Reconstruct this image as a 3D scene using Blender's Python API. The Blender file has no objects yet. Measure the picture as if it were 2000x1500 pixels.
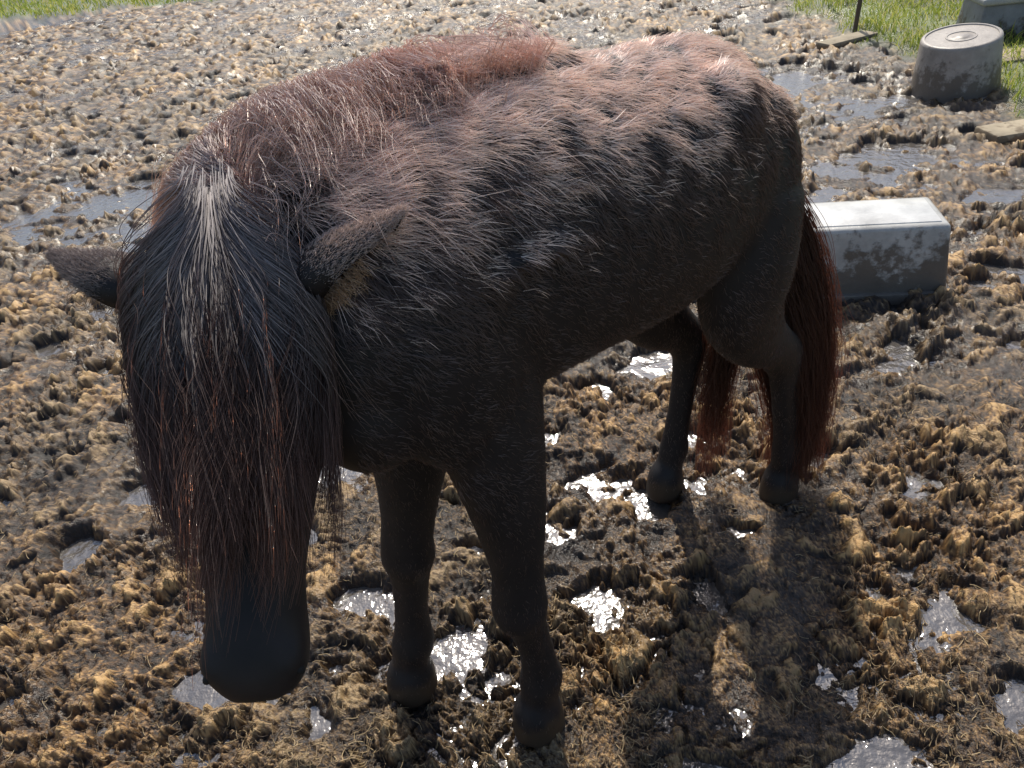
import bpy, math, time
import numpy as np
from mathutils import Vector, Matrix
T0=time.time()
rng=np.random.default_rng(7)
scene=bpy.context.scene
col=scene.collection
# ---------------------------------------------------------------- camera / light
H=1.6; p=math.radians(36); roll=math.radians(8)
F=Vector((0,math.cos(p),-math.sin(p))); U0=Vector((0,math.sin(p),math.cos(p))); R0=Vector((1,0,0))
Rc=R0*math.cos(roll)-U0*math.sin(roll); Uc=R0*math.sin(roll)+U0*math.cos(roll)
cam=bpy.data.cameras.new('camera'); cam.lens=26; cam.sensor_width=36; cam.clip_start=.05; cam.clip_end=2000
co=bpy.data.objects.new('camera',cam); col.objects.link(co)
M=Matrix.Identity(4)
for k,v in enumerate((Rc,Uc,-F)):
    for r in range(3): M[r][k]=v[r]
M[2][3]=H
co.matrix_world=M; scene.camera=co
el=math.radians(52)
sd=Vector((.12,1,0)).normalized()*math.cos(el)+Vector((0,0,math.sin(el)))
sun=bpy.data.lights.new('sun','SUN'); sun.energy=5; sun.angle=math.radians(.5); sun.color=(1,.94,.83)
so=bpy.data.objects.new('sun',sun); col.objects.link(so); so.rotation_euler=sd.to_track_quat('Z','Y').to_euler()
w=bpy.data.worlds.new('World'); scene.world=w; w.use_nodes=True
nt=w.node_tree; bg=nt.nodes['Background']; sky=nt.nodes.new('ShaderNodeTexSky'); sky.sky_type='NISHITA'; sky.sun_disc=False
sky.sun_elevation=el; sky.sun_rotation=math.atan2(sd.x,sd.y); sky.dust_density=2.0
nt.links.new(sky.outputs[0],bg.inputs[0]); bg.inputs[1].default_value=.15
scene.view_settings.view_transform='Standard'; scene.view_settings.look='None'; scene.view_settings.exposure=0
# ---------------------------------------------------------------- helpers
def link(o,parent=None):
    col.objects.link(o)
    if parent is not None: o.parent=parent
    return o
def empty(name):
    e=bpy.data.objects.new(name,None); col.objects.link(e); return e
def mat(name):
    m=bpy.data.materials.new(name); m.use_nodes=True; return m,m.node_tree,m.node_tree.nodes['Principled BSDF']
def N(nt,t,**k):
    n=nt.nodes.new(t)
    for a,b in k.items():
        if a.startswith('i_'): n.inputs[a[2:].replace('_',' ')].default_value=b
        else: setattr(n,a,b)
    return n
def ramp(nt,stops):
    r=nt.nodes.new('ShaderNodeValToRGB'); e=r.color_ramp.elements
    while len(e)<len(stops): e.new(.5)
    for q,(pos,c) in zip(e,stops): q.position=pos; q.color=(*c,1)
    return r
def mesh_np(name,V,Fq,smooth=True):
    V=np.asarray(V,dtype=np.float32); Fq=np.asarray(Fq,dtype=np.int32); k=Fq.shape[1]
    me=bpy.data.meshes.new(name); me.vertices.add(len(V)); me.vertices.foreach_set('co',V.ravel())
    me.loops.add(Fq.size); me.loops.foreach_set('vertex_index',Fq.ravel())
    me.polygons.add(len(Fq)); me.polygons.foreach_set('loop_start',np.arange(0,Fq.size,k,dtype=np.int32))
    me.update(calc_edges=True); me.validate()
    if smooth: me.polygons.foreach_set('use_smooth',np.ones(len(me.polygons),dtype=bool))
    return me
GT=rng.uniform(0,2*np.pi,(8,256,256)); 
def g2(x,y,s=0):
    T=GT[s%8]; ix=np.floor(x).astype(int); iy=np.floor(y).astype(int); fx=x-ix; fy=y-iy
    u=fx*fx*fx*(fx*(fx*6-15)+10); v=fy*fy*fy*(fy*(fy*6-15)+10)
    def d(a,b):
        t=T[(ix+a+s*37)&255,(iy+b+s*17)&255]; return np.cos(t)*(fx-a)+np.sin(t)*(fy-b)
    return 1.5*((d(0,0)*(1-u)+d(1,0)*u)*(1-v)+(d(0,1)*(1-u)+d(1,1)*u)*v)
WT=rng.uniform(0,1,(4,3,256,256))
def worley(x,y,s=0):
    ix=np.floor(x).astype(int); iy=np.floor(y).astype(int)
    f1=np.full(x.shape,9.); f2=np.full(x.shape,9.); rid=np.zeros(x.shape)
    for a in (-1,0,1):
        for b in (-1,0,1):
            cx=(ix+a)&255; cy=(iy+b)&255
            d=np.hypot(ix+a+WT[s,0][cx,cy]-x, iy+b+WT[s,1][cx,cy]-y); r=WT[s,2][cx,cy]
            m=d<f1; f2=np.where(m,f1,np.minimum(f2,d)); rid=np.where(m,r,rid); f1=np.where(m,d,f1)
    return f1,f2,rid
def ss(a,b,x):
    t=np.clip((x-a)/(b-a),0,1); return t*t*(3-2*t)
# ---------------------------------------------------------------- ground
PUD=[(-.62,1.95,.13,.17),(-.78,2.35,.13,.2),(-.72,1.6,.08,.1),(-.95,2.7,.28,.18),(.17,1.68,.14,.06),(.0,1.56,.08,.04),(-.17,1.48,.05,.04),(-.42,1.28,.06,.04),
     (.5,2.2,.1,.05),(-1.8,4.2,1.0,.35),(-2.6,4.9,.9,.3),(2.6,4.7,.6,.35),(2.3,5.5,.5,.4),(2.1,3.8,.5,.25),(2.5,3.2,.3,.15),(-.9,3.4,.4,.2),(-1.5,2.9,.25,.2),
     (-.25,1.2,.03,.03),(.05,1.16,.03,.02),(-.9,2.0,.1,.1),(1.5,3.5,.4,.2),(1.65,2.95,.25,.06),(-.55,1.15,.04,.03),(2.1,2.5,.12,.08),(-1.2,2.2,.1,.08),(-1.3,1.9,.1,.06)]
rp=np.random.default_rng(21)
for _ in range(90):
    r_=1.1+5.2*rp.random()**1.1; t_=rp.uniform(-.85,.8); q_=.018+.018*r_*rp.random(); PUD.append((r_*math.sin(t_),r_*math.cos(t_),q_*rp.uniform(1,2),q_))
WATER=-.039
def grassmask(x,y):
    e=.25*g2(x*.9,y*.9,3)+.12*g2(x*4,y*4,4)
    a=ss(-.12,.12,x-(3.25+e)-np.where(y<4,(4-y)*.5,0))
    b=ss(-.4,.4,y-(13.3-.32*x+3*e))
    c=ss(-.5,.5,-x-(12+e))
    d=ss(-.5,.5,-y-3+e)
    return np.maximum(np.maximum(a,b),np.maximum(c,d))
def ground(x,y):
    r=np.hypot(x,y); lod=1-ss(12,45,r)
    wx=x+.050*g2(x*9,y*9,0)+.018*g2(x*31,y*31,1)+.004*g2(x*90,y*90,5); wy=y+.050*g2(x*9+40,y*9+7,2)+.018*g2(x*31+9,y*31,3)+.004*g2(x*90,y*90+8,6)
    wet=ss(.05,.5,g2(x*1.3+5,y*1.7+2,5)+.45*g2(x*4,y*4,6)+.25*g2(x*11,y*11,2))*.8
    ell=np.zeros_like(x)
    for (px,py,sx,sy) in PUD:
        ell=np.maximum(ell,np.exp(-(((wx-px)/sx)**2+((wy-py)/sy)**2)))
    ell=np.clip(ell*(1+.8*g2(x*7,y*9,4)),0,1)
    wet=np.maximum(wet*.8,np.clip(ell*1.25,0,1))
    low=.022*g2(x*.9,y*.9,1)+.022*g2(x*2.8,y*2.8,2)+.012*g2(x*6,y*6,7)
    amp=.7+.9*ss(-.35,.5,g2(x*2.3+3,y*2.3+9,6))
    f1,f2,ri=worley(wx/.11,wy/.09,0); m1=ss(.0,.6,f2-f1)*np.where(ri>.45,.35+ri,.25)
    e1,e2,rj=worley(wx/.043+9,wy/.038,1); m2=ss(.0,.6,e2-e1)*(.1+1.1*rj)
    d1,d2,rk=worley(wx/.0175+3,wy/.0165,2); m3=ss(.0,.6,d2-d1)*rk
    fb=np.zeros_like(x); a=1.; s=14.
    for k in range(5):
        fb+=a*(g2(x*s+k*3.1,y*s+k*7.7,k)); s*=2.1; a*=.62
    dry=(1-.52*wet)*amp
    lump=.025*m1+.018*m2+.008*m3
    h=low+(lump-.023+.012*fb)*dry-.058*np.clip(ell,0,1)*np.clip(ell*1.2,0,1)-.008*wet
    q1,q2,qr=worley(wx/.34+2.5,wy/.31+8,3); pit=(1-ss(.1,.3,q1))*(qr>.3)*(1-ss(.8,1,ell)); h-=.052*pit; h+=.018*np.exp(-((q1-.36)/.07)**2)*(qr>.3)
    g=grassmask(x,y)
    hg=.02+.03*g2(x*1.1,y*1.1,4)+.01*g2(x*9,y*9,5)
    h=h*(1-g)+hg*g
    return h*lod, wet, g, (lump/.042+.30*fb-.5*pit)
fine=np.arange(-1.06,1.06,.003); coarse=np.arange(1.06,2*np.pi-1.06,.06)
th=np.concatenate([fine,coarse])
r1=np.arange(.1,.5,.02); r2=.5*np.exp(np.arange(0,math.log(32),.0031)); r3=16*np.exp(np.arange(.02,math.log(30),.05))
rr=np.concatenate([r1,r2,r3])
Rg,Tg=np.meshgrid(rr,th,indexing='ij'); X=Rg*np.sin(Tg); Y=Rg*np.cos(Tg)
Z,wet,gm,cav=ground(X,Y)
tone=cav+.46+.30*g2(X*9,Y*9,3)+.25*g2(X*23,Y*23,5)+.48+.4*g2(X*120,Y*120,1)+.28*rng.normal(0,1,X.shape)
hue=.5+.7*g2(X*1.2,Y*1.2,6)+.4*g2(X*4.1,Y*4.1,7)
nr,nth=Rg.shape
idx=np.arange(nr*nth).reshape(nr,nth); nx=np.roll(idx,-1,axis=1)
Q=np.stack([idx[:-1],nx[:-1],nx[1:],idx[1:]],-1).reshape(-1,4)[:,::-1]
V=np.stack([X,Y,Z],-1).reshape(-1,3)
me=mesh_np('mud_ground',V,Q)
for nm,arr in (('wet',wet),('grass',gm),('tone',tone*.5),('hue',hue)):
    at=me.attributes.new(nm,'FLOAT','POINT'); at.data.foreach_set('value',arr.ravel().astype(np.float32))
go=link(bpy.data.objects.new('mud_ground',me))
m,nt,b=mat('mud'); L=nt.links.new
aw=N(nt,'ShaderNodeAttribute',attribute_name='wet'); ag=N(nt,'ShaderNodeAttribute',attribute_name='grass'); at_=N(nt,'ShaderNodeAttribute',attribute_name='tone'); ah=N(nt,'ShaderNodeAttribute',attribute_name='hue')
tc=N(nt,'ShaderNodeTexCoord')
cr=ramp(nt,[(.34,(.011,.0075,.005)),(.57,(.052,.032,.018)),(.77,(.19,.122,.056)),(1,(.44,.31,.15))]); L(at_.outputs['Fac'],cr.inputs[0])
hs=N(nt,'ShaderNodeMixRGB',blend_type='MULTIPLY'); hs.inputs[0].default_value=1; cr3=ramp(nt,[(.25,(.70,.68,.70)),(.75,(1.14,1.0,.84))]); L(ah.outputs['Fac'],cr3.inputs[0]); L(cr.outputs[0],hs.inputs[1]); L(cr3.outputs[0],hs.inputs[2])
mw=N(nt,'ShaderNodeMixRGB'); mw.inputs[2].default_value=(.032,.023,.016,1)
wf=N(nt,'ShaderNodeMath',operation='MULTIPLY'); L(aw.outputs['Fac'],wf.inputs[0]); wf.inputs[1].default_value=.62
L(wf.outputs[0],mw.inputs[0]); L(hs.outputs[0],mw.inputs[1])
mg=N(nt,'ShaderNodeMixRGB'); gc=ramp(nt,[(.3,(.05,.06,.015)),(.7,(.12,.15,.035))]); L(ah.outputs['Fac'],gc.inputs[0]); L(ag.outputs['Fac'],mg.inputs[0]); L(mw.outputs[0],mg.inputs[1]); L(gc.outputs[0],mg.inputs[2])
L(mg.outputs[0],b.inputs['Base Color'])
rr_=ramp(nt,[(0,(.46,)*3),(.4,(.30,)*3),(1,(.17,)*3)]); L(aw.outputs['Fac'],rr_.inputs[0]); L(rr_.outputs[0],b.inputs['Roughness'])
bp=N(nt,'ShaderNodeBump',i_Strength=.8,i_Distance=.005); n4=N(nt,'ShaderNodeTexNoise',i_Scale=240,i_Detail=2,i_Roughness=.7); L(tc.outputs['Object'],n4.inputs['Vector']); L(n4.outputs[0],bp.inputs['Height']); L(bp.outputs[0],b.inputs['Normal'])
me.materials.append(m)
xs=np.linspace(-12,3.6,40); ys=np.linspace(.6,13,40); gx,gy=np.meshgrid(xs,ys,indexing='ij'); ii=np.arange(1600).reshape(40,40)
wm=mesh_np('puddle_water',np.stack([gx,gy,np.full_like(gx,WATER)],-1).reshape(-1,3),np.stack([ii[:-1,:-1],ii[1:,:-1],ii[1:,1:],ii[:-1,1:]],-1).reshape(-1,4))
m,nt,b=mat('water'); b.inputs['Base Color'].default_value=(.09,.08,.07,1); b.inputs['Roughness'].default_value=.09; b.inputs['IOR'].default_value=2.1; b.inputs['Specular IOR Level'].default_value=.65
n=N(nt,'ShaderNodeTexNoise',i_Scale=20,i_Detail=4); bb=N(nt,'ShaderNodeBump',i_Strength=.40,i_Distance=.03); tc=N(nt,'ShaderNodeTexCoord'); nt.links.new(tc.outputs['Object'],n.inputs['Vector']); nt.links.new(n.outputs[0],bb.inputs['Height']); nt.links.new(bb.outputs[0],b.inputs['Normal'])
wm.materials.append(m); link(bpy.data.objects.new('puddle_water',wm))
# ---------------------------------------------------------------- curves helper
def curves(name,P,rad,material,parent=None):
    n,k,_=P.shape
    c=bpy.data.hair_curves.new(name); c.add_curves([k]*n)
    c.attributes['position'].data.foreach_set('vector',P.astype(np.float32).ravel())
    ra=c.attributes.get('radius') or c.attributes.new('radius','FLOAT','POINT')
    ra.data.foreach_set('value',rad.astype(np.float32).ravel())
    c.materials.append(material)
    return link(bpy.data.objects.new(name,c),parent)
def strandmat(name,stops,rough=.5,trans=0.):
    m=bpy.data.materials.new(name); m.use_nodes=True; nt=m.node_tree; nt.nodes.clear(); L=nt.links.new
    out=N(nt,'ShaderNodeOutputMaterial'); hi=N(nt,'ShaderNodeHairInfo'); cr=ramp(nt,stops); L(hi.outputs['Random'],cr.inputs[0]); d=N(nt,'ShaderNodeBsdfDiffuse'); L(cr.outputs[0],d.inputs[0])
    g=N(nt,'ShaderNodeBsdfGlossy'); g.inputs['Roughness'].default_value=rough; g.inputs[0].default_value=(.8,.8,.8,1); mx=N(nt,'ShaderNodeMixShader'); mx.inputs[0].default_value=.06; L(d.outputs[0],mx.inputs[1]); L(g.outputs[0],mx.inputs[2])
    o=mx
    if trans:
        t=N(nt,'ShaderNodeBsdfTranslucent'); L(cr.outputs[0],t.inputs[0]); o=N(nt,'ShaderNodeMixShader'); o.inputs[0].default_value=trans; L(mx.outputs[0],o.inputs[1]); L(t.outputs[0],o.inputs[2])
    L(o.outputs[0],out.inputs[0]); return m
n=50000
r=.7+6*rng.random(n)**1.6; t=rng.uniform(-1.0,1.0,n); x=r*np.sin(t); y=r*np.cos(t)
_,wt,gg,_=ground(x,y); keep=(wt<.55)&(gg<.5)&(rng.random(n)<.35+.65*ss(-.1,.3,g2(x*2,y*2,6))); x=x[keep]; y=y[keep]; n=len(x)
ang=rng.uniform(0,2*np.pi,n); ln=rng.uniform(.012,.045,n)*rng.uniform(.5,1,n); bend=rng.normal(0,.5,n)
P=np.zeros((n,4,3))
for k in range(4):
    f=(k/3-.5); aa=ang+bend*f
    P[:,k,0]=x+np.cos(aa)*ln*f; P[:,k,1]=y+np.sin(aa)*ln*f
hz=ground(P[:,:,0],P[:,:,1])[0]; P[:,:,2]=.5*hz+.5*hz.max(axis=1,keepdims=True)+.002
curves('straw_litter',P,np.repeat(rng.uniform(.0005,.001,n)[:,None],4,1),strandmat('straw',[(0,(.04,.025,.013)),(.5,(.16,.105,.05)),(1,(.42,.31,.16))],.6))
def grass(name,x,y,hmin,hmax,rad):
    _,_,gg,_=ground(x,y); k=gg>rng.uniform(.3,.9,len(x)); x=x[k]; y=y[k]; n=len(x); z=ground(x,y)[0]
    tuft=.5+1.0*ss(-.3,.4,g2(x*3,y*3,7)); h=rng.uniform(hmin,hmax,n)*tuft; a=rng.uniform(0,2*np.pi,n); le=rng.uniform(.1,.9,n)*h
    P=np.zeros((n,4,3))
    for j in range(4):
        f=j/3; P[:,j,0]=x+np.cos(a)*le*f*f; P[:,j,1]=y+np.sin(a)*le*f*f; P[:,j,2]=z-.01+h*(f-.25*f*f*le/h)
    R=rad*np.array([1,.9,.7,.15])[None]*rng.uniform(.6,1.2,(n,1))
    return curves(name,P,R,strandmat(name+'_blade',[(0,(.14,.20,.03)),(.6,(.34,.40,.07)),(.85,(.55,.52,.13)),(1,(.6,.5,.28))],.4,trans=.55))
n=45000; grass('grass',rng.uniform(2.8,8,n),rng.uniform(2.5,12,n),.04,.11,.0032)
n=30000; grass('grass',rng.uniform(-18,0,n),13+10*rng.random(n)**1.3,.05,.12,.008)
print('ground',time.time()-T0)
# ---------------------------------------------------------------- horse
import bmesh
horse=empty('horse')
fwd=np.array([-.811,-.586,0]); lft=np.array([.586,-.811,0]); O=np.array([-.20,.94,0])
def W(s,lat,z): return O-fwd*s+lft*lat+np.array([0,0,z])
PV=[];PF=[]
def addpart(V,Fq):
    off=sum(len(v) for v in PV)
    PV.append(np.array(V)); PF.extend([tuple(i+off for i in f) for f in Fq])
def catm(P,sub):
    P=np.array(P,float); out=[]
    for i in range(len(P)-1):
        p0=P[max(i-1,0)];p1=P[i];p2=P[i+1];p3=P[min(i+2,len(P)-1)]
        for t in np.arange(sub)/sub: out.append(.5*((2*p1)+(-p0+p2)*t+(2*p0-5*p1+4*p2-p3)*t*t+(-p0+3*p1-3*p2+p3)*t**3))
    out.append(P[-1]); return np.array(out)
def loft(C,up,sub=4,seg=24,power=2.0):
    D=catm(C,sub); c=D[:,:3]; V=[];Fq=[]
    n=len(D); up=np.array(up,float)
    for i in range(n):
        t=c[min(i+1,n-1)]-c[max(i-1,0)]; t/=np.linalg.norm(t)
        u=up-t*np.dot(up,t); u/=np.linalg.norm(u); s=np.cross(t,u)
        for k in range(seg):
            a=2*np.pi*k/seg; ca=np.cos(a); sa=np.sin(a)
            ca=np.sign(ca)*abs(ca)**(2/power); sa=np.sign(sa)*abs(sa)**(2/power)
            V.append(c[i]+s*ca*max(D[i,3],.004)+u*sa*max(D[i,4],.004))
    for i in range(n-1):
        for k in range(seg): k2=(k+1)%seg; Fq.append((i*seg+k,i*seg+k2,(i+1)*seg+k2,(i+1)*seg+k))
    V.append(c[0]);V.append(c[-1]); a=len(V)-2;b_=len(V)-1
    for k in range(seg): k2=(k+1)%seg; Fq.append((a,k2,k)); Fq.append((b_,(n-1)*seg+k,(n-1)*seg+k2))
    addpart(V,Fq)
def ellipsoid(c,ax,rad,seg=20,rings=12):
    V=[];Fq=[]
    for i in range(rings+1):
        ph=np.pi*i/rings
        for k in range(seg):
            a=2*np.pi*k/seg; d=np.array([np.sin(ph)*np.cos(a),np.sin(ph)*np.sin(a),np.cos(ph)])
            if i in(0,rings): d=d+np.array([np.cos(a),np.sin(a),0])*.01
            V.append(c+ax[0]*d[0]*rad[0]+ax[1]*d[1]*rad[1]+ax[2]*d[2]*rad[2])
    for i in range(rings):
        for k in range(seg): k2=(k+1)%seg; Fq.append((i*seg+k,(i+1)*seg+k,(i+1)*seg+k2,i*seg+k2))
    Fq.append(tuple(range(seg))); Fq.append(tuple(reversed([rings*seg+k for k in range(seg)])))
    addpart(V,Fq)
AX=(-fwd,lft,np.array([0,0,1.]))
trunk=[(-.19,1.06,.06,.06),(-.14,1.06,.13,.11),(-.06,1.06,.185,.155),(.06,1.085,.235,.18),(.22,1.095,.255,.195),(.40,1.08,.245,.21),(.56,1.065,.24,.212),(.68,1.06,.225,.195),(.77,1.045,.205,.175),(.84,1.035,.165,.145),(.90,1.02,.10,.09)]
loft([(*W(s,0,zc),rw,rz) for s,zc,rz,rw in trunk],(0,0,1),4,36,2.1)
ellipsoid(W(.26,0,1.30),AX,(.2,.055,.075))
ellipsoid(W(.66,0,1.205),AX,(.19,.105,.095))
for sg in (1,-1):
    ellipsoid(W(.07,.115*sg,1.04),AX,(.14,.08,.22)); ellipsoid(W(-.06,.075*sg,.98),AX,(.09,.08,.10))
    ellipsoid(W(.78,.10*sg,1.0),AX,(.14,.08,.21)); ellipsoid(W(.66,.115*sg,1.19),AX,(.085,.065,.08))
def leg(pts,k=1.): loft([(*W(s,l,z),rw*k,rs*k) for s,l,z,rw,rs in pts],-fwd,5,20,2.0)
leg([(.11,.10,.97,.065,.10),(.11,.12,.83,.056,.080),(.11,.13,.68,.050,.060),(.108,.13,.55,.040,.046),(.103,.127,.47,.043,.046),(.102,.125,.42,.046,.049),(.112,.123,.36,.034,.037),(.125,.12,.28,.029,.033),(.13,.118,.20,.031,.036),(.13,.117,.14,.038,.044),(.12,.116,.085,.033,.038),(.11,.115,.05,.044,.050),(.105,.115,-.03,.050,.056)],1.17)
leg([(.10,-.09,.97,.065,.10),(.09,-.10,.83,.062,.088),(.07,-.115,.68,.056,.066),(.045,-.13,.55,.044,.051),(.028,-.14,.47,.045,.048),(.022,-.143,.42,.047,.050),(.015,-.148,.36,.036,.038),(.0,-.153,.27,.029,.034),(-.01,-.157,.20,.031,.037),(-.02,-.16,.14,.039,.045),(-.035,-.163,.085,.033,.039),(-.045,-.165,.05,.044,.050),(-.055,-.165,-.03,.050,.056)],1.19)
leg([(.80,.095,1.0,.085,.115),(.78,.115,.87,.078,.11),(.78,.115,.77,.066,.098),(.85,.108,.66,.050,.073),(.94,.10,.58,.042,.052),(1.0,.09,.52,.042,.054),(1.025,.09,.45,.034,.041),(1.05,.09,.32,.030,.033),(1.075,.09,.21,.031,.035),(1.09,.09,.14,.037,.042),(1.09,.088,.085,.033,.038),(1.085,.087,.05,.044,.050),(1.08,.086,-.03,.050,.056)],1.1)
leg([(.80,-.10,1.0,.09,.13),(.76,-.12,.87,.08,.125),(.735,-.13,.77,.074,.112),(.79,-.13,.65,.055,.08),(.88,-.135,.56,.043,.054),(.935,-.14,.49,.042,.054),(.938,-.145,.42,.034,.041),(.925,-.15,.30,.030,.033),(.91,-.155,.19,.031,.035),(.905,-.158,.125,.037,.042),(.89,-.16,.08,.033,.038),(.875,-.16,.045,.044,.050),(.868,-.16,-.03,.050,.056)],1.12)
P0=np.array([-.322,.855,1.275]); Mz=np.array([-.356,.506,.833]); ax=(Mz-P0); ax/=np.linalg.norm(ax)
nf=np.array([.10,-.78,.6]); nf-=ax*np.dot(nf,ax); nf/=np.linalg.norm(nf); bl=np.cross(nf,ax)
if bl[0]<0: bl=-bl
def HD(d,lat,out): return P0+ax*d+bl*lat+nf*out
head=[(-.03,-.10,.05,.05),(0,-.10,.072,.085),(.08,-.108,.092,.105),(.17,-.118,.100,.115),(.27,-.106,.088,.104),(.36,-.086,.074,.082),(.44,-.075,.060,.069),(.51,-.07,.062,.064),(.55,-.068,.060,.054),(.58,-.07,.041,.036)]
loft([(*HD(d,0,o),w_,h_) for d,o,w_,h_ in head],nf,4,28,2.3)
for sg in (1,-1):
    ellipsoid(HD(.15,.075*sg,-.04),(ax,bl,nf),(.045,.028,.035))
    ellipsoid(HD(.18,.055*sg,-.14),(ax,bl,nf),(.09,.045,.07))
    ellipsoid(HD(.525,.044*sg,-.042),(ax,bl,nf),(.036,.022,.028))
    ellipsoid(HD(.33,.045*sg,-.02),(ax,bl,nf),(.10,.010,.014))
ellipsoid(HD(.56,0,-.09),(ax,bl,nf),(.035,.042,.035))
loft([(*W(.16,0,1.09),.16,.245),(-.06,1.045,1.13,.155,.225),(-.17,.99,1.155,.135,.20),(-.265,.955,1.17,.115,.175),(-.31,.935,1.175,.10,.145),(-.32,.90,1.18,.085,.10)],(0,0,1),4,28,2.1)
me=bpy.data.meshes.new('raw'); me.from_pydata(np.vstack(PV).tolist(),[],PF); me.update()
bm=bmesh.new(); bm.from_mesh(me); bmesh.ops.recalc_face_normals(bm,faces=bm.faces); bm.to_mesh(me); bm.free()
ob=bpy.data.objects.new('raw',me); col.objects.link(ob)
rm=ob.modifiers.new('r','REMESH'); rm.mode='VOXEL'; rm.voxel_size=.010
sm=ob.modifiers.new('s','SMOOTH'); sm.factor=.6; sm.iterations=8
dg=bpy.context.evaluated_depsgraph_get(); bmes=bpy.data.meshes.new_from_object(ob.evaluated_get(dg)); bmes.name='horse_body'
bpy.data.objects.remove(ob)
bmes.polygons.foreach_set('use_smooth',np.ones(len(bmes.polygons),dtype=bool)); bmes.materials.clear()
body=link(bpy.data.objects.new('body',bmes),horse)
m,nt,b=mat('horse_skin'); n=N(nt,'ShaderNodeTexNoise',i_Scale=30,i_Detail=3); cr=ramp(nt,[(.3,(.010,.009,.010)),(.7,(.020,.016,.016))]); nt.links.new(n.outputs[0],cr.inputs[0])
g_=N(nt,'ShaderNodeNewGeometry'); sp=N(nt,'ShaderNodeSeparateXYZ'); nt.links.new(g_.outputs['Position'],sp.inputs[0]); mr=N(nt,'ShaderNodeMapRange'); mr.inputs[1].default_value=.09; mr.inputs[2].default_value=.0; nt.links.new(sp.outputs[2],mr.inputs[0])
mm=N(nt,'ShaderNodeMath',operation='MULTIPLY'); nt.links.new(mr.outputs[0],mm.inputs[0]); nt.links.new(n.outputs[0],mm.inputs[1]); r2=ramp(nt,[(.18,(0,0,0)),(.34,(1,1,1))]); nt.links.new(mm.outputs[0],r2.inputs[0])
mx=N(nt,'ShaderNodeMixRGB'); mx.inputs[2].default_value=(.045,.030,.018,1); nt.links.new(r2.outputs[0],mx.inputs[0]); nt.links.new(cr.outputs[0],mx.inputs[1]); nt.links.new(mx.outputs[0],b.inputs['Base Color']); b.inputs['Roughness'].default_value=.6; b.inputs['Specular IOR Level'].default_value=.35
bmes.materials.append(m); skin=m
print('body',len(bmes.vertices),time.time()-T0)
def hairmat(name,root,tip,glint=(.12,.11,.115),trn=(.10,.05,.03),p0=.4,ru=.35,gfall=None):
    m=bpy.data.materials.new(name); m.use_nodes=True; nt=m.node_tree; nt.nodes.clear(); L=nt.links.new
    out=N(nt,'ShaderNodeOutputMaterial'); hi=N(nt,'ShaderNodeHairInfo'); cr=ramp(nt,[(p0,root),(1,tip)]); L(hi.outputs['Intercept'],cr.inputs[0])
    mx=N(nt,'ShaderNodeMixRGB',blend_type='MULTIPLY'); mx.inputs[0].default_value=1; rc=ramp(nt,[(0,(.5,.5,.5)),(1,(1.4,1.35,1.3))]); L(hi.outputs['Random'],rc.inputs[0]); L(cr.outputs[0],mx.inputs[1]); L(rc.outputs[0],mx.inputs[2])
    d=N(nt,'ShaderNodeBsdfDiffuse'); L(mx.outputs[0],d.inputs[0])
    r=N(nt,'ShaderNodeBsdfHair'); r.component='Reflection'; r.inputs['RoughnessU'].default_value=ru; r.inputs['RoughnessV'].default_value=1.; r.inputs['Offset'].default_value=math.radians(-3)
    gm_=N(nt,'ShaderNodeMixRGB',blend_type='MULTIPLY'); gm_.inputs[0].default_value=1; gm_.inputs[1].default_value=(*glint,1); L(rc.outputs[0],gm_.inputs[2]); gsrc=gm_
    if gfall:
        gr=ramp(nt,[(q,(v_,v_,v_)) for q,v_ in gfall]); L(hi.outputs['Intercept'],gr.inputs[0]); gsrc=N(nt,'ShaderNodeMixRGB',blend_type='MULTIPLY'); gsrc.inputs[0].default_value=1; L(gm_.outputs[0],gsrc.inputs[1]); L(gr.outputs[0],gsrc.inputs[2])
    L(gsrc.outputs[0],r.inputs['Color'])
    t=N(nt,'ShaderNodeBsdfHair'); t.component='Transmission'; t.inputs['RoughnessU'].default_value=.45; t.inputs['RoughnessV'].default_value=.8
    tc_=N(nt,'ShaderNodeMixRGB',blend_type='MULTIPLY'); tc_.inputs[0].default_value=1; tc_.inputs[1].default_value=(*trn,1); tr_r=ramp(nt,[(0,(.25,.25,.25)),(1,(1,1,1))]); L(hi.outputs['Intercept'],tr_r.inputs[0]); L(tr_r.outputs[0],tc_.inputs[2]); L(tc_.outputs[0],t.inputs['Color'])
    s1=N(nt,'ShaderNodeAddShader'); s2=N(nt,'ShaderNodeAddShader'); L(d.outputs[0],s1.inputs[0]); L(r.outputs[0],s1.inputs[1]); L(s1.outputs[0],s2.inputs[0]); L(t.outputs[0],s2.inputs[1]); L(s2.outputs[0],out.inputs[0])
    return m
me=bmes; me.calc_loop_triangles(); nv=len(me.vertices); vc=np.empty(nv*3); me.vertices.foreach_get('co',vc); vc=vc.reshape(-1,3)
vn=np.empty(nv*3); me.vertices.foreach_get('normal',vn); vn=vn.reshape(-1,3)
tr=np.empty(len(me.loop_triangles)*3,dtype=np.int32); me.loop_triangles.foreach_get('vertices',tr); tr=tr.reshape(-1,3)
A=np.linalg.norm(np.cross(vc[tr[:,1]]-vc[tr[:,0]],vc[tr[:,2]]-vc[tr[:,0]]),axis=1)
A=A*(.75+.6*ss(1.0,1.25,vc[tr].mean(1)[:,2]))
n=225000; ti=rng.choice(len(tr),n,p=A/A.sum()); r1_=np.sqrt(rng.random(n)); r2_=rng.random(n)
bc=np.stack([1-r1_,r1_*(1-r2_),r1_*r2_],1)
pt=(vc[tr[ti]]*bc[:,:,None]).sum(1); no=(vn[tr[ti]]*bc[:,:,None]).sum(1); no/=np.linalg.norm(no,axis=1)[:,None]
rel=pt-O; s_=-(rel@fwd); lat_=rel@lft; z_=pt[:,2]
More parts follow.
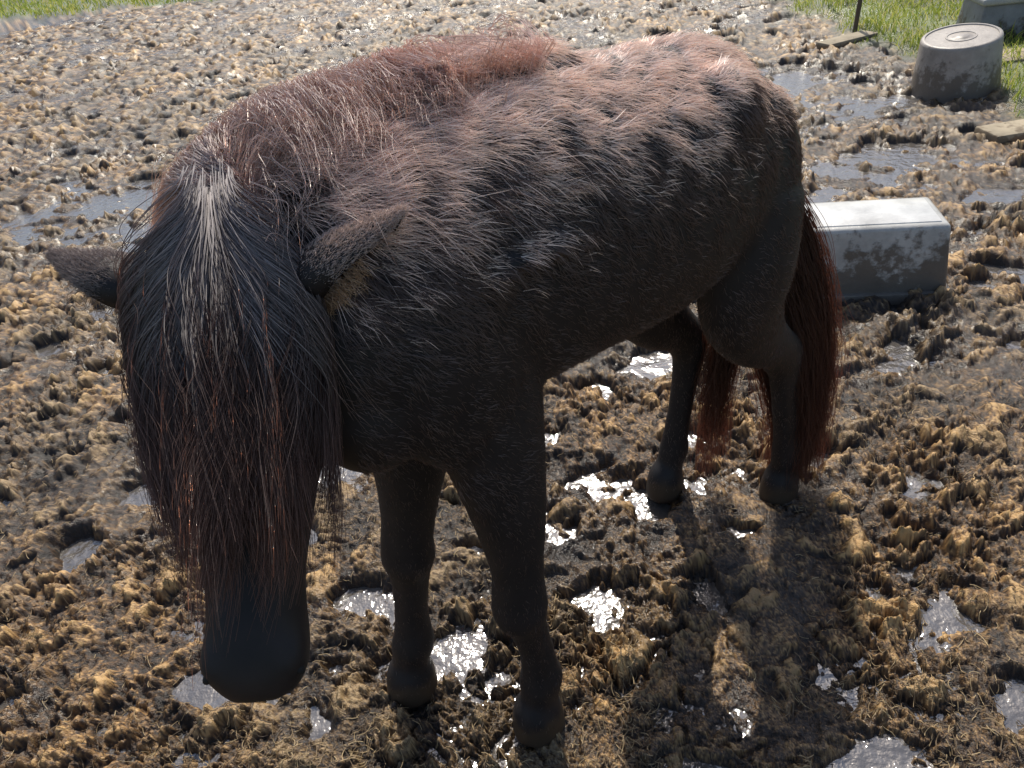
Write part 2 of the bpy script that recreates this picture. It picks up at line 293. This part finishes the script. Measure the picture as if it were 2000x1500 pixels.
hd=(pt-P0); dh=hd@ax; oh=hd@nf; lh=hd@bl
inhead=(dh>.0)&(dh<.65)&(oh>-.20)&(abs(lh)<.125)&(z_>.7)&(s_<-.05)
legw=1-ss(.62,.80,z_); legw=np.where(inhead,0,legw)
flow=(-fwd)[None]*.75+np.array([0,0,-.55])[None]+lft[None]*0
flow=flow*(1-legw[:,None])+np.array([.0,0,-1])[None]*legw[:,None]
flow[inhead]=ax
def tn(a,b_,c_,sd_): return g2(a+c_*.7,b_-c_*.6,sd_)
c1=tn(s_*20,z_*15,lat_*18,1); c2=tn(s_*30+50,z_*24,lat_*28,2); c3=tn(s_*70,z_*60,lat_*60,3)
flow=flow-no*(flow*no).sum(1)[:,None]; flow/=np.linalg.norm(flow,axis=1)[:,None]+1e-6
side=np.cross(no,flow)
neck=(1-ss(-.05,.30,s_))*(z_>.8)
topw=ss(1.0,1.28,z_)
lift=.20+(.16+.34*topw)*c2+.13*rng.normal(size=n)+.26*neck*topw+.16*topw; lift=np.clip(lift,.04,1.4); lift=np.where(inhead,.12,lift)
dirv=flow+side*((.65*c1+.45*c3+.28*rng.normal(size=n))*np.where(inhead,.4,1))[:,None]
dirv/=np.linalg.norm(dirv,axis=1)[:,None]
Lh=.016+.020*topw+.018*neck*ss(1.1,1.3,z_)
Lh=Lh*(1-.35*legw); Lh=np.where(inhead,.009,Lh)*rng.uniform(.5,1.3,n)
P=np.zeros((n,4,3)); curl=rng.normal(size=n)*.12
for k in range(4):
    f=k/3; P[:,k]=pt-no*.002+dirv*(Lh*f)[:,None]+no*(Lh*lift*(f-.35*f*f))[:,None]+side*(Lh*curl*f*f)[:,None]; P[:,k,2]-=Lh*.18*f*f
R=np.array([1,.9,.6,.1])[None]*rng.uniform(.0004,.0007,(n,1))
kp=z_>.035
sheen=rng.random(n)<ss(.15,.85,no[:,2]+.45*c1+.25*c2)*ss(1.06,1.24,z_)  # picks upward-facing high hairs for the painted sheen
body_k=kp&~inhead&~sheen; face_k=kp&inhead; top_k=kp&~inhead&sheen
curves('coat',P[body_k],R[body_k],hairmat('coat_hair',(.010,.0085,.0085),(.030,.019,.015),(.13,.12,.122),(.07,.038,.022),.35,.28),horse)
curves('topline_sheen_coat',P[top_k],R[top_k],hairmat('bleached_hair',(.026,.021,.019),(.17,.12,.09),(.66,.62,.60),(.40,.28,.21),.2,.4),horse)  # lighter copy of the coat; silvery sunlit sheen painted into hair colour
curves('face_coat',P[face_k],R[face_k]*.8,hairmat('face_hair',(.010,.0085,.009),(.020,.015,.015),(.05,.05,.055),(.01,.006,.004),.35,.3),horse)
from mathutils.bvhtree import BVHTree
bvh=BVHTree.FromPolygons([tuple(v) for v in vc.tolist()],[tuple(t) for t in tr.tolist()])
def push(P,minoff):
    n,k,_=P.shape
    for i in range(n):
        for j in range(1,k):
            q=Vector(P[i,j]); loc,nn,ix,d=bvh.find_nearest(q,.12)
            if loc is None: continue
            sgn=(q-loc).dot(nn)
            if sgn<minoff[i]: P[i,j]=np.array(loc+nn*minoff[i])
    return P
crest=catm([(*W(.34,0,1.36),),(*W(.16,0,1.355),),(-.06,1.045,1.345),(-.17,.99,1.345),(-.265,.955,1.335),(-.315,.93,1.315),(-.322,.89,1.295)],6)
def noisevec(a,b_,seed): return np.stack([g2(a,b_,seed),g2(a+31,b_,seed+1),g2(a,b_+57,seed+2)],-1)
n=15000; k=8
u=rng.random(n)**.75; ci=u*(len(crest)-1); i0=np.clip(ci.astype(int),0,len(crest)-2); fr=ci-i0
rt=crest[i0]*(1-fr)[:,None]+crest[i0+1]*fr[:,None]
rt+=lft[None]*rng.normal(0,.032,n)[:,None]; rt[:,2]-=.03
P=np.zeros((n,k,3)); Ls=rng.uniform(.06,.25,n)*(.10+1.0*ss(.0,.8,u)+.3*ss(.65,.95,u)); sidev=np.where(rng.random(n)<.85,1,-.22)*rng.uniform(.5,1.25,n)
rightv=-lft+np.array([-.30,-.12,0]); rightv/=np.linalg.norm(rightv)
sv=rng.normal(size=(n,3)); sv2=rng.normal(size=(n,3)); up_=rng.uniform(.15,.5,n)
for j in range(k):
    f=j/(k-1)
    base=rt+rightv[None]*(sidev*Ls*(1.0*f-.30*f*f))[:,None]+np.array([0,0,1])[None]*(Ls*(up_*f-1.0*f*f))[:,None]+(-fwd)[None]*(Ls*.12*f)[:,None]
    P[:,j]=base+.030*f*noisevec(u*26,f*1.2+u*9,1)+(Ls*.08*f)[:,None]*sv+(Ls*.03*math.sin(f*4))[:,None]*sv2*f
P=push(P,rng.uniform(.006,.045,n))
R=np.linspace(1,.1,k)[None]*rng.uniform(.0003,.0006,(n,1))
curves('mane',P,R,hairmat('mane_hair',(.020,.016,.015),(.12,.065,.045),(.46,.43,.42),(.28,.14,.09),.25,.38),horse)
n=9500;k=12
a0=rng.uniform(-1,1,n); a0=np.sign(a0)*abs(a0)**.85
P=np.zeros((n,k,3)); ln=rng.uniform(.24,.42,n)*(1-.12*abs(a0)); lay=rng.random(n)
cl=np.floor((a0+1)*20+rng.random(n)*1.2); cl=np.clip(cl,0,79); clo=rng.uniform(-.02,.02,(80,3))[cl.astype(int)]; ccen=(cl-.1)/20-1+.025
rd=.02+rng.normal(0,.026,n); 
ln=ln*(.75+.35*rng.random(80)[cl.astype(int)])
s1=rng.normal(size=n); s2=rng.normal(size=n); ph=rng.uniform(0,6,80)[cl.astype(int)]
for j in range(k):
    f=j/(k-1); d=rd+ln*f*1.02; fa=np.full(n,f)
    wv=(.026+.094*ss(0.02,.42,fa))*(1-.30*ss(.5,1.,fa))
    aa=a0*(1-.45*f)+np.clip(ccen,-1,1)*.45*f
    lat=aa*wv+.013*np.sin(f*10+ph)*f+clo[:,0]*f+.009*s1*f*f
    out=.010+.018*math.sin(min(f*3,1)*math.pi*.5)+.018*lay-.055*(a0**2)*ss(.1,.5,fa)+clo[:,1]*f*.6+.008*s2*f+.007*np.sin(f*12+ph*2)*f
    P[:,j]=P0+ax*d[:,None]+bl*lat[:,None]+nf*out[:,None]
P=push(P,.004+.022*lay)
R=np.linspace(1,.25,k)[None]*rng.uniform(.0003,.0007,(n,1))
curves('forelock',P,R,hairmat('forelock_hair',(.014,.011,.011),(.085,.042,.028),(.30,.29,.30),(.045,.018,.011),.35,.28,[(0,1),(.3,.75),(.5,.25),(1,.18)]),horse)
n=7000;k=16
grp=rng.random(n); main=grp<.86
P=np.zeros((n,k,3)); az=rng.uniform(-1,1,n); bz=rng.uniform(-1,1,n); cl=np.floor(rng.random(n)*40).astype(int); co_=rng.normal(0,1,(40,2))
tipz=np.where(main,rng.uniform(.0,.34,n),rng.uniform(.03,.40,n)); rootd=rng.random(n); clw=rng.uniform(0,6,40)[cl]
az=np.where(main,az*.7+.3*rng.uniform(-1,1,40)[cl],.25*az+.75*rng.uniform(-1,1,40)[cl]); bz=np.where(main,bz,.3*bz)
for j in range(k):
    f=j/(k-1)
    s0=.89+.03*rootd+.07*math.sin(min(1,f*2.2)*math.pi/2)
    st=np.where(main,1.145,.98); lt=np.where(main,.085,-.08)
    g=ss(.1,1,np.full(n,f))
    wdt=np.where(main,.015+.062*math.sin(min(f*1.15,1)*math.pi*.85)+.03*f,.01+.055*f)
    s=s0*(1-g)+st*g+az*wdt+.03*f*co_[cl,0]*.6+.016*np.sin(f*17+clw)*f
    l=lt*g+bz*wdt*.8+.02*f*co_[cl,1]*.6+.014*np.sin(f*14+cl)*f
    z=1.13-.03*rootd+.02*math.sin(f*6)*(f<.2)-(1.11-tipz)*f**1.15
    P[:,j]=O-fwd*s[:,None]+lft*l[:,None]; P[:,j,2]=z
R=np.linspace(1,.3,k)[None]*rng.uniform(.0006,.001,(n,1))
curves('tail',P,R,hairmat('tail_hair',(.010,.008,.007),(.046,.020,.014),(.07,.06,.055),(.08,.026,.015),.35,.3),horse)
PV=[];PF=[]
loft([(*W(.82,0,1.13),.05,.05),(*W(.88,0,1.12),.04,.04),(*W(.93,0,1.07),.03,.03),(*W(.955,.01,.97),.022,.022),(*W(.965,.015,.86),.01,.01)],lft,4,14)
me=bpy.data.meshes.new('dock'); me.from_pydata(np.vstack(PV).tolist(),[],PF); me.materials.append(skin); link(bpy.data.objects.new('tail_dock',me),horse)
def ear(name,root,tip,openv,wid=.042,tuft=700,bright=1.):
    root=np.array(root);tip=np.array(tip); t=tip-root; L_=np.linalg.norm(t); t/=L_; o=np.array(openv,float); o-=t*np.dot(o,t); o/=np.linalg.norm(o); s=np.cross(t,o)
    V=[];Fq=[]; nu=18;nvv=17
    for i in range(nu):
        f=i/(nu-1); r=wid*(.78+.5*math.sin(math.pi*min(f*1.15,1))*.6)*(1-f**3.2)+.002
        half=math.radians(165-55*math.sin(math.pi*min(1,f*.9)))
        c=root+t*L_*f-o*r*.2+o*.012*math.sin(f*3)
        for j in range(nvv):
            a=-half+2*half*j/(nvv-1); V.append(c+(-o*math.cos(a)*.75+s*math.sin(a))*r)
    for i in range(nu-1):
        for j in range(nvv-1): q=i*nvv+j; Fq.append((q,q+1,q+nvv+1,q+nvv))
    me=bpy.data.meshes.new(name); me.from_pydata([tuple(v) for v in V],[],Fq); me.polygons.foreach_set('use_smooth',[True]*len(Fq)); me.materials.append(skin)
    ob=link(bpy.data.objects.new(name,me),horse); so_=ob.modifiers.new('t','SOLIDIFY'); so_.thickness=.005; so_.offset=0
    VV=np.array(V).reshape(nu,nvv,3)
    n=8000; a=rng.random(n)*(nu-1.01); b_=rng.random(n)*(nvv-1.01); ia=a.astype(int); ib=b_.astype(int); fa=(a-ia)[:,None]; fb=(b_-ib)[:,None]
    pp=(VV[ia,ib]*(1-fa)+VV[ia+1,ib]*fa)*(1-fb)+(VV[ia,ib+1]*(1-fa)+VV[ia+1,ib+1]*fa)*fb
    cc=root+t*((pp-root)@t)[:,None]; on=pp-cc; on/=np.linalg.norm(on,axis=1)[:,None]+1e-6
    ll=rng.uniform(.006,.013,n); P=np.zeros((n,4,3))
    for k in range(4):
        f=k/3; P[:,k]=pp+t*(ll*f)[:,None]+on*(ll*.3*f)[:,None]+.0012*f*rng.normal(size=(n,3))
    B=bright
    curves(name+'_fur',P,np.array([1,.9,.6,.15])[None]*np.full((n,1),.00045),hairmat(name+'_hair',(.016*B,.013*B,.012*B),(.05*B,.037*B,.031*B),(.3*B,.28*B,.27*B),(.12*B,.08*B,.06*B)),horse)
    n=tuft; a=rng.uniform(.02,.6,n)*(nu-1); ia=a.astype(int); e=np.where(rng.random(n)<.5,0,nvv-1); pp=VV[ia,e]; ll=rng.uniform(.010,.03,n); P=np.zeros((n,4,3))
    for k in range(4):
        f=k/3; P[:,k]=pp+(t*.5+o*.8)[None]*(ll*f)[:,None]+.007*f*rng.normal(size=(n,3))-np.array([0,0,.006*f*f])
    curves(name+'_tuft',P,np.array([1,.9,.6,.2])[None]*np.full((n,1),.0004),hairmat(name+'_tuft_hair',(.06,.042,.028),(.28,.19,.11),(.2,.16,.12),(.30,.20,.11)),horse)
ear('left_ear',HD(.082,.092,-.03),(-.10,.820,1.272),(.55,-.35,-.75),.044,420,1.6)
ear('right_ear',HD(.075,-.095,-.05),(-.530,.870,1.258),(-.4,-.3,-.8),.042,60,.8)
def blob(name,c,axs,rad,material):
    PV.clear();PF.clear(); ellipsoid(np.array(c),axs,rad,16,10)
    me=bpy.data.meshes.new(name); me.from_pydata(np.vstack(PV).tolist(),[],PF); me.polygons.foreach_set('use_smooth',[True]*len(me.polygons)); me.materials.append(material); return link(bpy.data.objects.new(name,me),horse)
me_,nt,b=mat('eye'); b.inputs['Base Color'].default_value=(.01,.007,.005,1); b.inputs['Roughness'].default_value=.08
mn,nt,b=mat('nostril'); b.inputs['Base Color'].default_value=(.003,.003,.003,1); b.inputs['Roughness'].default_value=.8
for sg,nm in ((1,'left'),(-1,'right')):
    blob(nm+'_eye',HD(.165,.094*sg,-.045),(ax,bl,nf),(.02,.014,.015),me_)
    blob(nm+'_nostril',HD(.540,.050*sg,-.036),(ax*.8+bl*sg*.4,bl,nf),(.014,.009,.009),mn)
print('horse',time.time()-T0)
# ---------------------------------------------------------------- props
def bevel_mesh(name,V,Fq,material,parent=None,bev=.012,seg=3):
    me=bpy.data.meshes.new(name); me.from_pydata([tuple(map(float,v)) for v in V],[],Fq); bm=bmesh.new(); bm.from_mesh(me); bmesh.ops.recalc_face_normals(bm,faces=bm.faces)
    if bev: bmesh.ops.bevel(bm,geom=list(bm.edges),offset=bev,segments=seg,affect='EDGES',profile=.5)
    bm.to_mesh(me); bm.free(); me.polygons.foreach_set('use_smooth',[True]*len(me.polygons)); me.materials.append(material)
    o=link(bpy.data.objects.new(name,me),parent); me.set_sharp_from_angle(angle=math.radians(40)) if hasattr(me,'set_sharp_from_angle') else None
    return o
def muddy(name,c,mudc=(.05,.035,.022),rough=.5,zt=.2,amt=.5,wob=.004):
    m,nt,b=mat(name); L=nt.links.new; g=N(nt,'ShaderNodeNewGeometry'); sp=N(nt,'ShaderNodeSeparateXYZ'); L(g.outputs['Position'],sp.inputs[0])
    n=N(nt,'ShaderNodeTexNoise',i_Scale=14,i_Detail=6,i_Roughness=.65); L(g.outputs['Position'],n.inputs['Vector'])
    mr=N(nt,'ShaderNodeMapRange'); mr.inputs[1].default_value=0; mr.inputs[2].default_value=zt; mr.inputs[3].default_value=.35; mr.inputs[4].default_value=0; L(sp.outputs[2],mr.inputs[0])
    ad=N(nt,'ShaderNodeMath',operation='ADD'); L(mr.outputs[0],ad.inputs[0]); L(n.outputs[0],ad.inputs[1])
    r=ramp(nt,[(amt,(0,0,0)),(amt+.12,(.85,.85,.85))]); L(ad.outputs[0],r.inputs[0])
    n2=N(nt,'ShaderNodeTexNoise',i_Scale=5,i_Detail=6,i_Roughness=.7); L(g.outputs['Position'],n2.inputs['Vector']); r2=ramp(nt,[(.3,tuple(q*.6 for q in c)),(.65,tuple(q*1.1 for q in c))]); L(n2.outputs[0],r2.inputs[0])
    mx=N(nt,'ShaderNodeMixRGB'); L(r.outputs[0],mx.inputs[0]); L(r2.outputs[0],mx.inputs[1]); mx.inputs[2].default_value=(*mudc,1); L(mx.outputs[0],b.inputs['Base Color']); b.inputs['Roughness'].default_value=rough
    bp=N(nt,'ShaderNodeBump',i_Strength=.4,i_Distance=.004); L(r.outputs[0],bp.inputs['Height']); bp2=N(nt,'ShaderNodeBump',i_Strength=.6,i_Distance=wob*3); L(n2.outputs[0],bp2.inputs['Height']); L(bp.outputs[0],bp2.inputs['Normal']); L(bp2.outputs[0],b.inputs['Normal']); return m
def frustum(c,d,Lb,Wb,Lt,Wt,h,z0=-.03,dz=0):
    d=np.array([*d,0.]);d/=np.linalg.norm(d); e=np.array([-d[1],d[0],0]); c=np.array([*c,0.]); V=[]
    for (Lx,Wx,z) in ((Lb,Wb,z0),(Lt,Wt,h)):
        for a,b_ in ((-1,-1),(1,-1),(1,1),(-1,1)): V.append(c+d*a*Lx/2+e*b_*Wx/2+np.array([0,0,z+(dz*a if z>0 else 0)]))
    return V,[(0,1,2,3),(4,5,6,7),(0,1,5,4),(1,2,6,5),(2,3,7,6),(3,0,4,7)]
tr_=empty('feed_trough'); mt=muddy('trough_plastic',(.46,.45,.42),(.075,.06,.046),zt=.3,amt=.60,rough=.33)
d=np.array([.978,-.208]); e=np.array([.208,.978]); fr=np.array([1.72,2.38]); Lt=.82; Wd=.33
c=fr-d*Lt/2+e*Wd/2
V_,F_=frustum(c,d,Lt,Wd,Lt-.07,Wd-.06,.285); bevel_mesh('tub',V_,F_,mt,tr_,.018,4)
V_,F_=frustum(c,d,Lt+.025,Wd+.025,Lt+.025,Wd+.025,.02); bevel_mesh('rim',V_,F_,mt,tr_,.006,2)
V_,F_=frustum(c,d,Lt-.12,Wd-.11,Lt-.125,Wd-.115,.289,z0=.27); bevel_mesh('raised_base',V_,F_,muddy('trough_base_sunlit',(.62,.61,.58),(.15,.12,.09),zt=.1,amt=.70,rough=.28),tr_,.004,2)  # paler than the tub: sun reflecting off the top is painted in
bu=empty('upturned_bucket'); mb=muddy('bucket_plastic',(.36,.32,.28),(.10,.078,.06),zt=.25,amt=.60,rough=.45)
def revolve(name,prof,c,material,parent,seg=64,tilt=(0,0)):
    V=[];Fq=[]
    for r,z in prof:
        for k in range(seg):
            a=2*np.pi*k/seg; V.append((r*math.cos(a),r*math.sin(a),z))
    for i in range(len(prof)-1):
        for k in range(seg): k2=(k+1)%seg; Fq.append((i*seg+k,i*seg+k2,(i+1)*seg+k2,(i+1)*seg+k))
    me=bpy.data.meshes.new(name); me.from_pydata(V,[],Fq); me.polygons.foreach_set('use_smooth',[True]*len(Fq)); me.materials.append(material)
    o=link(bpy.data.objects.new(name,me),parent); o.location=c; o.rotation_euler=(tilt[0],tilt[1],0)
    if hasattr(me,'set_sharp_from_angle'): me.set_sharp_from_angle(angle=math.radians(50))
    return o
bc_=(3.13,4.80,-.03); tl=(math.radians(3),math.radians(-7))
bk=[(.30,0),(.305,.006),(.305,.02),(.29,.024),(.284,.05),(.255,.315),(.25,.327),(.24,.332),(.228,.332),(.224,.325),(.10,.325),(.097,.329),(.09,.329),(.087,.325),(.05,.325),(.047,.328),(.001,.328)]
revolve('tub',[(r_*.89,z_*1.04) for r_,z_ in bk],bc_,mb,bu,tilt=tl)
g=empty('water_trough'); mg_=muddy('box_plastic',(.22,.23,.24),zt=.25,amt=.66)
V_,F_=frustum((4.25,5.75),(1,-.18),.95,.45,.90,.40,.27); bevel_mesh('tub',V_,F_,mg_,g,.02,3)
V_,F_=frustum((4.25,5.75),(1,-.18),.96,.46,.96,.46,.31,z0=.262); bevel_mesh('lid',V_,F_,muddy('lid_plastic',(.4,.4,.38),zt=.1,amt=.75),g,.015,3)
ms=muddy('slab_stone',(.34,.28,.19),(.14,.10,.06),.8,.05,.66)
for (c_,d_,l_,w_2,z_t) in (((3.08,3.9),(1,.05),.62,.20,.03),((3.80,5.12),(1,-.1),.55,.30,.05),((3.05,6.2),(1,.35),.5,.16,.04)):
    V_,F_=frustum(c_,d_,l_,w_2,l_*.98,w_2*.96,z_t,z0=-.04); bevel_mesh('stone_slab',V_,F_,ms,None,.008,2)
mp,nt,b=mat('post_wood'); n=N(nt,'ShaderNodeTexNoise',i_Scale=20,i_Detail=5); cr=ramp(nt,[(.3,(.05,.035,.025)),(.7,(.12,.09,.06))]); nt.links.new(n.outputs[0],cr.inputs[0]); nt.links.new(cr.outputs[0],b.inputs['Base Color'])
fe=empty('wire_fence')
posts=[(3.22,6.43),(4.1,9.2),(5.0,12.0),(4.9,4.6)]
for i,(x_,y_) in enumerate(posts):
    o=revolve('post_%d'%(i+1),[(.018,-.1),(.018,.9),(.022,.9),(.022,.93),(.01,.95),(.001,.95)],(x_,y_,0),mp,fe,12,(0,math.radians(2)))
mr_,nt,b=mat('fence_rope'); b.inputs['Base Color'].default_value=(.5,.48,.3,1)
for zz in (.85,.5):
    pts=[(4.9,4.6),(3.22,6.43),(4.1,9.2),(5.0,12.0)]; P=[]
    for (a,b_) in zip(pts[:-1],pts[1:]):
        for f in np.linspace(0,1,6): P.append((a[0]*(1-f)+b_[0]*f,a[1]*(1-f)+b_[1]*f,zz-.04*math.sin(math.pi*f)))
    P=np.array(P)[None]; curves('rope',P,np.full((1,P.shape[1]),.004),mr_,fe)
print('done',time.time()-T0)
